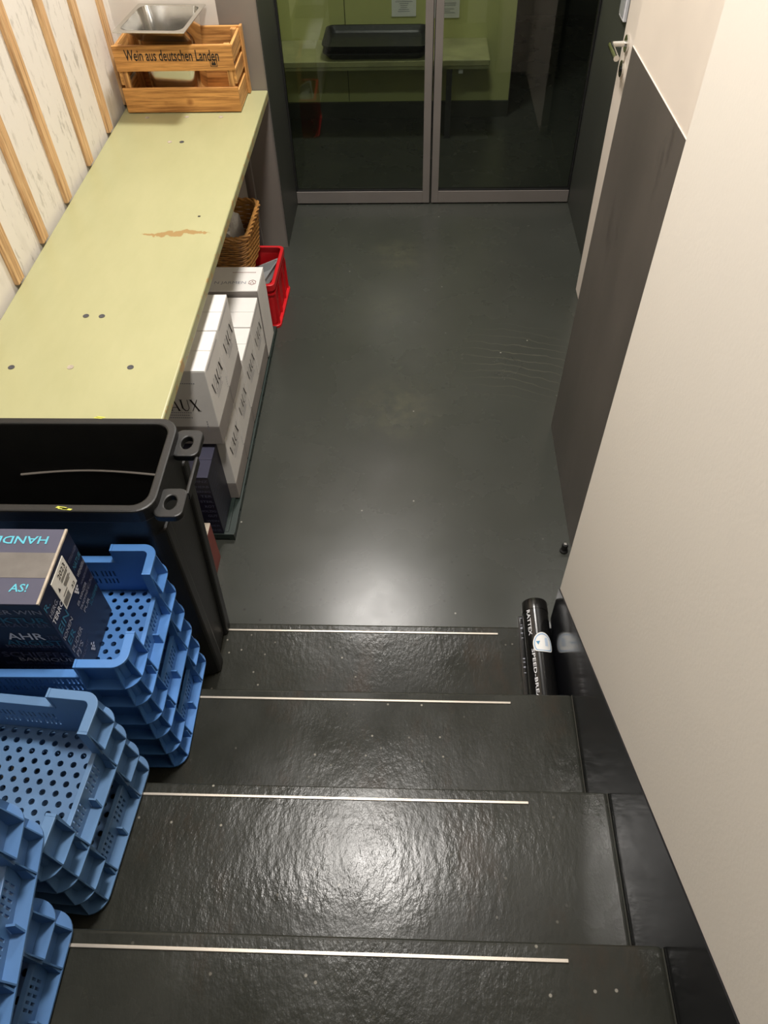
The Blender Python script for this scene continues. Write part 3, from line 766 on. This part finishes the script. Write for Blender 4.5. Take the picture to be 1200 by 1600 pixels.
side = [('R.', -.074, .228, .016, 'teal_ink', .018), ('HERG.', -.072, .208, .012, 'grey_ink', .036), ('TERROIR', -.074, .190, .013, 'white_ink', .06), ('EIN', -.072, .158, .02, 'teal_ink', .04),
        ('IONEN', -.074, .140, .011, 'grey_ink', .044), ('ER', -.070, .116, .018, 'teal_ink', .03), ('FUDER', -.072, .094, .014, 'grey_ink', .05), ('PJ\'S', -.070, .074, .014, 'grey_ink', .03),
        ('FRUCHT', -.066, .054, .010, 'dim_ink', .04), ('ER WINZER', .0, .135, .009, 'grey_ink', .05), ('TRADITION', .0, .120, .008, 'grey_ink', .05), ('PUR', .006, .104, .010, 'grey_ink', .03),
        ('STEILLAGEN', .036, .215, .009, 'dim_ink', .04), ('NATUR', .04, .19, .014, 'teal_ink', .036), ('WEINBERG', .038, .17, .010, 'grey_ink', .038), ('HANDLESE', .036, .15, .008, 'dim_ink', .04),
        ('RIESLING', .038, .12, .012, 'dim_ink', .038), ('SCHIEFER', .03, .09, .012, 'teal_ink', .044)]
for s, y, z, h, ink, wd in side:
    put_text(by.setdefault(ink, MB()), s, (fx_, y, z), (0, 1, 0), (0, 0, 1), h, wd, .008)
for cx, cz in ((.012, .165), (-.03, .035)):      # small bunch of grapes
    for dx, dz in ((0, 0), (.006, 0), (.012, 0), (.003, -.006), (.009, -.006), (.006, -.012), (.006, .008)):
        q = [(fx_, cx + dx + .0028 * math.cos(i), cz + dz + .0028 * math.sin(i)) for i in range(6)]
        by['white_ink'].add(q, [(0, 1, 2, 3, 4, 5)])
for ink, mb in by.items(): mb.build('lettering', M[ink], nc, fix=False)
stk = MB().box(NX1, NX1 + .0009, -.030, .031, .172, .248).build('label_sticker', M['sticker'], nc)
s2 = MB(); fx2 = NX1 + .0013
put_text(s2, '2023', (fx2, -.008, .228), (0, 1, 0), (0, 0, 1), .013, .032, .012)
for z, a, b_ in ((.222, -.006, .026), (.218, -.006, .022), (.210, -.004, .02), (.206, -.004, .024), (.202, -.002, .018), (.196, -.02, .0)):
    s2.add([(fx2, a, z), (fx2, b_, z), (fx2, b_, z + .002), (fx2, a, z + .002)], [(0, 1, 2, 3)])
for i in range(12):
    a = -.027 + i * .0022
    s2.add([(fx2, a, .176), (fx2, a + .0011, .176), (fx2, a + .0011, .192), (fx2, a, .192)], [(0, 1, 2, 3)])
put_text(s2, '32', (fx2, .010, .178), (0, 1, 0), (0, 0, 1), .008, .014, .01)
s2.add([(fx2, -.024, .214), (fx2, -.016, .214), (fx2, -.02, .224)], [(0, 1, 2)])
s2.build('print', M['ink'], stk, fix=False)

# white sekt cartons
def vaux():
    v, f = [], []
    def quad(*p):
        o = len(v); v.extend([(x, y, 0) for x, y in p]); f.append((o, o + 1, o + 2, o + 3))
    q = quad
    q((.0, 1), (.17, 1), (.44, 0), (.34, 0)); q((.70, 1), (.75, 1), (.43, 0), (.38, 0)); q((-.05, .97), (.22, .97), (.22, 1), (-.05, 1)); q((.62, .97), (.82, .97), (.82, 1), (.62, 1))
    o = .86
    q((o, 0), (o + .05, 0), (o + .38, 1), (o + .34, 1)); q((o + .60, 0), (o + .76, 0), (o + .44, 1), (o + .33, 1)); q((o + .16, .3), (o + .58, .3), (o + .56, .34), (o + .17, .34)); q((o - .06, 0), (o + .12, 0), (o + .12, .03), (o - .06, .03)); q((o + .52, 0), (o + .84, 0), (o + .84, .03), (o + .52, .03))
    o = 1.80
    q((o, .25), (o + .14, .25), (o + .14, 1), (o, 1)); q((o + .60, .25), (o + .65, .25), (o + .65, 1), (o + .60, 1)); q((o, .25), (o + .14, .25), (o + .3, .06), (o + .22, 0)); q((o + .22, 0), (o + .45, 0), (o + .43, .06), (o + .3, .06)); q((o + .45, 0), (o + .65, .25), (o + .60, .25), (o + .43, .06)); q((o - .08, .97), (o + .22, .97), (o + .22, 1), (o - .08, 1))
    o = 2.62
    q((o, 1), (o + .17, 1), (o + .72, 0), (o + .55, 0)); q((o + .62, 1), (o + .68, 1), (o + .08, 0), (o + .02, 0)); q((o - .05, .97), (o + .24, .97), (o + .24, 1), (o - .05, 1)); q((o + .48, 0), (o + .80, 0), (o + .80, .03), (o + .48, .03))
    return v, f
VX = vaux()
def make_sekt(label):
    """origin: bottom, right face at x=0, y from 0 to .18"""
    t = thing('sekt_carton', label, 'carton', group='white sekt cartons under the bench')
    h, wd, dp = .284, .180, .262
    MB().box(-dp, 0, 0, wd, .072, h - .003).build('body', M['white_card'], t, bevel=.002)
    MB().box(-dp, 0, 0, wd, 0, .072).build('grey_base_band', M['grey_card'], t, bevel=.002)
    for a, b_ in ((.0003, wd / 2 - .001), (wd / 2 + .001, wd - .0003)):
        MB().box(-dp, -.0005, a, b_, h - .003, h).build('flap', M['white_card'], t, bevel=.001)
    l = MB()
    put_text(l, '', (.0008, .026, .166), (0, 1, 0), (0, 0, 1), .045, .132, data=VX)
    put_text(l, '', (-dp * .60, -.0008, .136), (1, 0, 0), (0, 0, 1), .044, .118, data=VX)
    l.build('lettering', M['ink'], t, fix=False)
    g = MB()
    for o_, e in (((.0008, .0, .0), 1), ((-dp * .62 - .036, -.0008, -.03), 0)):
        for z, a, b_ in ((.158, .05, .13), (.148, .06, .12), (.138, .055, .125), (.268, .02, .16)):
            p = lambda u, zz: (o_[0], o_[1] + u, zz + o_[2]) if e else (o_[0] + u, o_[1], zz + o_[2])
            k = a
            while k < b_:
                g.add([p(k, z), p(k + .004, z), p(k + .004, z + .003), p(k, z + .003)], [(0, 1, 2, 3)]); k += .0062
        for k in range(5):
            z0 = .085 + k * .009
            p = lambda u, zz: (o_[0], o_[1] + u, zz + o_[2]) if e else (o_[0] + u, o_[1], zz + o_[2])
            g.add([p(.165, z0), p(.168, z0), p(.168, z0 + .005), p(.165, z0 + .005)], [(0, 1, 2, 3)])
    g.build('small_print', M['grey_ink'], t, fix=False)['kind'] = 'stuff'
    return t
sp = make_sekt('x')
PZ = .031
sek = [(-.580, 1.633, PZ, 0, 'white sekt carton at the near end of the bottom row on the pallet'),
       (-.580, 1.818, PZ, .6, 'white sekt carton second from the near end of the bottom row'),
       (-.581, 2.004, PZ, -.5, 'white sekt carton third from the near end of the bottom row'),
       (-.580, 2.190, PZ, 0, 'white sekt carton in the bottom row against the printed crest carton'),
       (-.575, 1.602, PZ + .286, -.4, 'white sekt carton, nearer of the two in the upper layer'),
       (-.573, 1.7855, PZ + .286, .3, 'white sekt carton, farther of the two in the upper layer')]
for i, (x, y, z, a, lab) in enumerate(sek):
    o = sp if i == 0 else copy_tree(sp)
    o.location = (x, y, z); o.rotation_euler.z = R(a); o['label'] = lab
# carton with crest
jc = thing('crest_carton', 'white wine carton with serif lettering and small crest on its lid, behind the sekt cartons', 'carton', (-.578, 2.378, PZ))
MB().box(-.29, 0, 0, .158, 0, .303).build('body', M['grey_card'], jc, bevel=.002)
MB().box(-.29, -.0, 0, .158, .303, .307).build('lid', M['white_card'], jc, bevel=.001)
MB().box(.0, .0006, .002, .156, .004, .30).build('side_panel', M['white_card'], jc)
j = MB()
put_text(j, 'N JARMEN', (-.050, .045, .3078), (1, 0, 0), (0, 1, 0), .017, .118, .0, 'R')
j.build('lettering', M['grey_ink'], jc, fix=False)
j2 = MB(); cx, cy = -.026, .054
j2.bandloop([(cx + .013 * math.cos(t * math.pi / 3 + .52), cy + .015 * math.sin(t * math.pi / 3 + .52)) for t in range(6)], [(cx + .015 * math.cos(t * math.pi / 3 + .52), cy + .017 * math.sin(t * math.pi / 3 + .52)) for t in range(6)], .3074, .3080)
for dx, dy in ((0, .006), (-.005, -.004), (.005, -.004)): j2.add([(cx + dx - .003, cy + dy - .003, .308), (cx + dx + .003, cy + dy - .003, .308), (cx + dx, cy + dy + .004, .308)], [(0, 1, 2)])
k = -.11
while k < -.02:
    j2.add([(k, .118, .3078), (k + .004, .118, .3078), (k + .004, .122, .3078), (k, .122, .3078)], [(0, 1, 2, 3)]); k += .006
j2.build('crest', M['red_card'], jc, fix=False)
# small navy carton on the near end of the pallet
n2 = thing('navy_carton', 'small dark navy carton on the pallet end between the black bin and white cartons', 'carton', (-.607, 1.481, PZ))
carton_body(n2, -.24, 0, 0, .148, .268, M['navy_top'], M['navy'])
l2 = MB(); l3 = MB()
for s, z, h, wd in (('WINZ', .245, .011, .05), ('HERB', .222, .010, .04), ('KERNIG', .2, .010, .05), ('TER', .178, .012, .034), ('STEIL', .154, .010, .04), ('ROT', .13, .012, .03), ('HOLZIG', .108, .010, .05), ('GUT', .084, .012, .03), ('WEIN', .06, .010, .04), ('HIER', .036, .010, .04), ('AHR', .012, .013, .034)):
    put_text(l2, s, (-.004, -.0007, z), (1, 0, 0), (0, 0, 1), h, wd, .008, 'R')
    put_text(l3, s, (.0007, .012, z - .01), (0, 1, 0), (0, 0, 1), h * .8, wd * 1.6, .004)
put_text(l2, '12', (-.03, .03, .2688), (0, 1, 0), (-1, 0, 0), .012, .018)
l2.build('lettering', M['dim_ink'], n2, fix=False); l3.build('side_lettering', M['dim_ink'], n2, fix=False)
# reddish carton between bin and pallet
rc = thing('red_carton', 'narrow brownish red carton squeezed between the black bin and the pallet', 'carton', (-.612, 1.30, 0))
MB().box(-.20, 0, 0, .112, 0, .168).build('body', M['red_card'], rc, bevel=.002)
MB().box(-.20, 0, 0, .112, .168, .171).build('flap', M['card_edge'], rc, bevel=.001)

# ------------------------------------------------------------------ pallet
pl = thing('plastic_pallet', 'thin dark green plastic pallet under the white cartons', 'pallet', (-.575, 1.478, 0))
PLN = 1.115
for x0 in (-.02, -.58):
    us = [0, .035]; 
    for k in range(9): us += [.085 + k * .115, .085 + k * .115 + .035]
    us = [u for u in sorted(set(us)) if u < PLN] + [PLN]
    gaps = [(.085 + k * .115, .085 + k * .115 + .035) for k in range(9)]
    MB().grid(us, [.0, .008, .019, .024], lambda i, j_: not (j_ == 1 and any(a - 1e-6 < us[i] < b_ - 1e-6 for a, b_ in gaps)), lambda u, v, q, x0=x0: (x0 + q, u, v), .02).build('edge_rail', M['pallet'], pl)
for k in range(12):
    y = k * (PLN - .03) / 11
    MB().box(-.56, -.02, y, y + .03, .006, .024).build('slat', M['pallet'], pl, bevel=.001)
MB().box(-.58, 0, 0, .012, .024, .030).build('end_lip', M['pallet'], pl, bevel=.001)
for k in range(5):
    MB().box(-.04 - k * .12, -.02 - k * .12, .012, PLN, .024, .0305).build('runner', M['pallet'], pl)

# ------------------------------------------------------------------ red crate with grey plastic tray, basket with bag
rx1, ry0, rh = -.560, 2.617, .205
rcx = thing('red_crate', 'bright red plastic stacking crate on the floor at the end of the pallet', 'crate', (rx1 - .20, ry0 + .15, 0), R(-1.5))
hx, hy = .20, .15
MB().loft([[(x, y, z) for x, y in rrect(-hx + i, hx - i, -hy + i, hy - i, .02, 5)] for i, z in ((.012, 0), (.010, .02), (.008, rh - .045))], True, False).build('shell', M['red'], rcx)
MB().loft([[(x, y, z) for x, y in rrect(-hx + i, hx - i, -hy + i, hy - i, .018, 5)] for i, z in ((.014, rh), (.014, .01))], False, True).build('inner_wall', M['red'], rcx)
MB().bandloop(rrect(-hx + .014, hx - .014, -hy + .014, hy - .014, .018, 5), rrect(-hx, hx, -hy, hy, .022, 5), rh - .028, rh).build('rim', M['red'], rcx, bevel=.003)
MB().bandloop(rrect(-hx + .010, hx - .010, -hy + .010, hy - .010, .018, 5), rrect(-hx + .002, hx - .002, -hy + .002, hy - .002, .022, 5), rh - .050, rh - .044).build('collar', M['red'], rcx)
MB().bandloop(rrect(-hx + .010, hx - .010, -hy + .010, hy - .010, .018, 5), rrect(-hx - .004, hx + .004, -hy - .002, hy + .002, .022, 5), .0, .012).build('foot_flange', M['red'], rcx, bevel=.002)
for y in (-.13, -.05, .05, .13):
    MB().box(hx - .012, hx - .001, y - .002, y + .002, .012, rh - .05).build('rib', M['red'], rcx)
for x in (-.15, -.05, .05, .15):
    MB().box(x - .002, x + .002, -hy + .001, -hy + .012, .012, rh - .05).build('rib', M['red'], rcx)
pt = thing('plastic_tray', 'cloudy grey plastic tray lying slanted in the red crate', 'tray', (-.645, 2.745, .135))
pt.rotation_euler = (R(-6), R(-26), R(-8))
MB().loft([[(x, y, z) for x, y in rrect(-a, a, -b_, b_, .015, 4)] for a, b_, z in ((.064, .100, 0), (.070, .106, .03), (.076, .113, .031), (.076, .113, .033), (.068, .103, .033), (.062, .097, .004))], True, True).build('shell', M['clear_grey'], pt)
# wicker basket
bk = thing('wicker_basket', 'honey brown wicker basket behind the white cartons under the bench', 'basket', (-.84, 2.768, rh + .001), R(-2))
BHX, BHY, BHH = .20, .148, .20
def bloop(z, off=0, n=64, amp=0, ph=0):
    t = z / BHH; hx_, hy_ = BHX * (.88 + .12 * t) + off, BHY * (.96 + .04 * t) + off
    base_ = rrect(-hx_, hx_, -hy_, hy_, .04, 15); m_ = len(base_)
    out = []
    # resample evenly
    per = [0]
    for i in range(m_): per.append(per[-1] + math.dist(base_[i], base_[(i + 1) % m_]))
    L = per[-1]; i = 0
    for k_ in range(n):
        s = L * k_ / n
        while per[i + 1] < s: i += 1
        u = (s - per[i]) / max(1e-9, per[i + 1] - per[i]); a, c = base_[i], base_[(i + 1) % m_]
        x, y = lerp(a[0], c[0], u), lerp(a[1], c[1], u)
        nx, ny = x / hx_, y / hy_; q = math.hypot(nx, ny)
        d = amp * math.sin(k_ * math.pi / 2 + ph)
        out.append((x + d * nx / q, y + d * ny / q, z))
    return out
wv = MB()
NR = 20
for k in range(NR):
    z = .008 + (BHH - .02) * k / (NR - 1)
    wv.tube(bloop(z, 0, 72, .0035, (k % 2) * math.pi), .0046, 5, True)
wv.build('woven_wall', M['wicker'], bk, smooth=True)['kind'] = 'stuff'
rm = MB()
for ph in (0, 2.1, 4.2):
    lo = bloop(BHH, .002, 96)
    rm.tube([(x * (1 + .022 * math.sin(i * .9 + ph)), y * (1 + .026 * math.sin(i * .9 + ph)), z + .008 * math.cos(i * .9 + ph)) for i, (x, y, z) in enumerate(lo)], .0055, 5, True)
rm.build('braided_rim', M['wicker'], bk, smooth=True)['kind'] = 'stuff'
MB().loft([[(x, y, z) for x, y in rrect(-BHX * .87, BHX * .87, -BHY * .93, BHY * .93, .04, 6)] for z in (.0, .008)]).build('base', M['wicker'], bk)
bag = thing('plastic_bag', 'crumpled white plastic bag filling the wicker basket', 'bag', (-.825, 2.768, rh + .012), R(-2))
nb = 18; vs_, fs_ = [], []
for i in range(nb + 1):
    for j_ in range(nb + 1):
        u, v = i / nb * 2 - 1, j_ / nb * 2 - 1
        z = .135 + .05 * math.sin(3.1 * u + 1.5 * v) + .03 * math.sin(5.3 * v - 2 * u) + .016 * random.uniform(-1, 1)
        if u > .5: z += .035 * (u - .5) * 2 * (1 if v > -.2 else -.2)
        if max(abs(u), abs(v)) == 1: z = .02
        vs_.append((u * (.128 if max(abs(u), abs(v)) < 1 else .12), v * (.112 if max(abs(u), abs(v)) < 1 else .105), max(.015, z)))
for i in range(nb):
    for j_ in range(nb):
        a = i * (nb + 1) + j_; fs_.append((a, a + nb + 1, a + nb + 2, a + 1))
q = len(vs_); vs_ += [(-.12, -.105, .001), (.12, -.105, .001), (.12, .105, .001), (-.12, .105, .001)]; fs_.append((q + 3, q + 2, q + 1, q))
MB().add(vs_, fs_).build('crumpled_film', M['bag'], bag)

# ------------------------------------------------------------------ black tube on the lowest step
TR = .0345
tb = thing('black_tube', 'black cardboard tube with white lettering and round sticker lying on the lowest step', 'tube', (SX - .0045 - TR, .79, RISE + TR + .0005))
TL = .322
circ = lambda r, y, n=28: [(r * math.cos(2 * math.pi * i / n), y, r * math.sin(2 * math.pi * i / n)) for i in range(n)]
MB().loft([circ(TR * .97, 0), circ(TR * .97, TL - .03), circ(TR * .97, TL)], True, False).build('body', M['tube'], tb, smooth=True)
MB().loft([circ(TR, TL - .032), circ(TR, TL - .002), circ(TR * .97, TL), circ(TR * .93, TL), circ(TR * .93, TL - .006)], False, True).build('end_cap', M['tube'], tb, smooth=True)
def on_tube(mb, r):
    # x of the flat layout -> angle around the tube, measured from the top towards the left
    mb.v = [(r * math.sin(x / TR), y, r * math.cos(x / TR)) for x, y, z in mb.v]; return mb
l = MB()
put_text(l, 'RATTEX', (-.0300, .288, 0), (0, -1, 0), (1, 0, 0), .0105, .076, .012)
put_text(l, 'SPEED-BREAK', (-.0262, .172, 0), (0, -1, 0), (1, 0, 0), .0088, .158, .012)
on_tube(l, TR * .985).build('lettering', M['white_ink'], tb, fix=False)
def patch(w_, h_, cx, cy, r, nm, m):
    p = MB(); n = 14
    def prof(t):
        x, y = math.cos(t), math.sin(t); return (w_ * x, h_ * (y if y > -.55 else -.55 - .25 * (abs(y) - .55)))
    rings = [[(cx + prof(2 * math.pi * i / 28)[0] * s, cy + prof(2 * math.pi * i / 28)[1] * s, 0) for i in range(28)] for s in (.02, .25, .5, .75, 1)]
    p.loft(rings, True, False); return on_tube(p, r).build(nm, m, tb, fix=False)
patch(.0265, .034, 0.006, .182, TR + .0006, 'sticker', M['paper'])
sr = MB(); rr = []
for s in (.80, .88):
    rr.append([(.006 + .0265 * s * math.cos(2 * math.pi * i / 28), .182 + .034 * s * (lambda y: y if y > -.55 else -.55 - .25 * (abs(y) - .55))(math.sin(2 * math.pi * i / 28)), 0) for i in range(28)])
sr.loft(rr, False, False); on_tube(sr, TR + .0010).build('sticker_ring', M['pale_blue'], tb, fix=False)
s3 = MB(); s3.add([(-.012, .190, 0), (-.002, .190, 0), (-.007, .179, 0)], [(0, 1, 2)]); on_tube(s3, TR + .0011).build('sticker_mark', M['blue_print'], tb, fix=False)
s4 = MB()
for k in range(5): s4.add([(.0105 + k * .0016, .176, 0), (.0113 + k * .0016, .176, 0), (.0113 + k * .0016, .2, 0), (.0105 + k * .0016, .2, 0)], [(0, 1, 2, 3)])
on_tube(s4, TR + .0011).build('sticker_print', M['pale_blue'], tb, fix=False)
bs = thing('black_strip', 'thin black printed strip lying beside the black tube on the step', 'strip', (.287, .80, RISE + .0005), R(-1))
MB().box(-.004, .010, 0, .29, 0, .010).build('strip_body', M['tube'], bs, bevel=.002)
wm = MB()
for y, h in ((.283, .004), (.262, .003), (.25, .012), (.236, .006), (.222, .003), (.16, .006), (.15, .004), (.135, .008), (.12, .003)):
    wm.add([(.0, y, .0106), (.006, y - .001, .0106), (.007, y + h * .5, .0106), (.002, y + h * .4, .0106)], [(0, 1, 2, 3)])
wm.build('white_print', M['grey_ink'], bs, fix=False)

# ------------------------------------------------------------------ room behind the glass: bench, trays, notices
IZ = .415
ib = thing('inner_bench', 'narrow pale bench along the green wall behind the glass door', 'bench', (-.4, 4.5, 0))
MB().box(-.78, .79, -.145, .178, IZ - .03, IZ).build('plank', M['inner_bench'], ib, bevel=.004)
MB().box(-.78, .785, -.140, -.12, IZ - .045, IZ - .03).build('apron', M['inner_bench'], ib)
for x in (-.6, .565):
    lg = MB().box(x, x + .03, -.115, -.085, 0, IZ - .03).build('leg', M['grey_leaf'], ib, bevel=.002)
    MB().tube([(x + .02, -.119, IZ - .052), (x + .02, -.114, IZ - .052)], .006, 8).build('bolt', M['steel'], lg)
MB().box(.628, .652, -.12, -.08, IZ - .075, IZ - .045).build('bracket', M['paper'], ib, bevel=.002)
def tray(z, rz, lab, dy=0):
    t = thing('serving_tray', lab, 'tray', (-.215, 4.515 + dy, z), R(rz), 'black trays on the inner bench')
    lp = lambda a, c, r, zz: [(x, y, zz) for x, y in rrect(-a, a, -c, c, r, 6)]
    MB().loft([lp(.245, .135, .03, 0), lp(.255, .145, .035, .01), lp(.272, .158, .04, .03), lp(.280, .164, .045, .032), lp(.280, .164, .045, .035), lp(.268, .154, .038, .034), lp(.252, .142, .034, .012), lp(.243, .133, .03, .004)], True, True).build('shell', M['tray'], t, bevel=0)
    return t
tray(IZ + .001, 0, 'lower of the two black serving trays on the bench behind the glass')
tray(IZ + .0375, -1.0, 'upper of the two black serving trays on the bench behind the glass', -.002)
def notice(x0, x1, z0, lab):
    t = thing('notice', lab, 'notice', ((x0 + x1) / 2, 4.6785, z0))
    hw = (x1 - x0) / 2
    MB().box(-hw, hw, -.0012, 0, 0, .205).build('sheet', M['paper'], t)
    p = MB(); z = .185; random.seed(int(x0 * 1000) + 5)
    while z > .02:
        if random.random() < .8:
            a = random.uniform(.25, .75) * hw
            p.add([(-a, -.0016, z), (a, -.0016, z), (a, -.0016, z + .0025), (-a, -.0016, z + .0025)], [(0, 1, 2, 3)])
        z -= .009
    p.build('print', M['grey_ink'], t, fix=False)
notice(-.134, -.002, .522, 'white printed notice on the green wall above the black trays')
notice(.095, .232, .512, 'white printed notice on the green wall right of the door stile')

# ------------------------------------------------------------------ ceiling lamps (above the frame)
for (lx, ly, e, rad, c), lab in zip(LAMPS, ('round ceiling lamp above the hall floor', 'round ceiling lamp above the stairs', 'round ceiling lamp in the room behind the glass')):
    t = thing('ceiling_lamp', lab, 'lamp', (lx, ly, CEIL))
    MB().loft([[(r * math.cos(i * math.pi / 16), r * math.sin(i * math.pi / 16), z) for i in range(32)] for r, z in ((rad + .03, 0), (rad + .03, -.05), (rad + .012, -.058))]).build('housing', M['lamp_body'], t)
    MB().loft([[(r * math.cos(i * math.pi / 16), r * math.sin(i * math.pi / 16), z) for i in range(32)] for r, z in ((rad, -.058), (rad, -.066))]).build('diffuser', M['lamp_glow'], t)
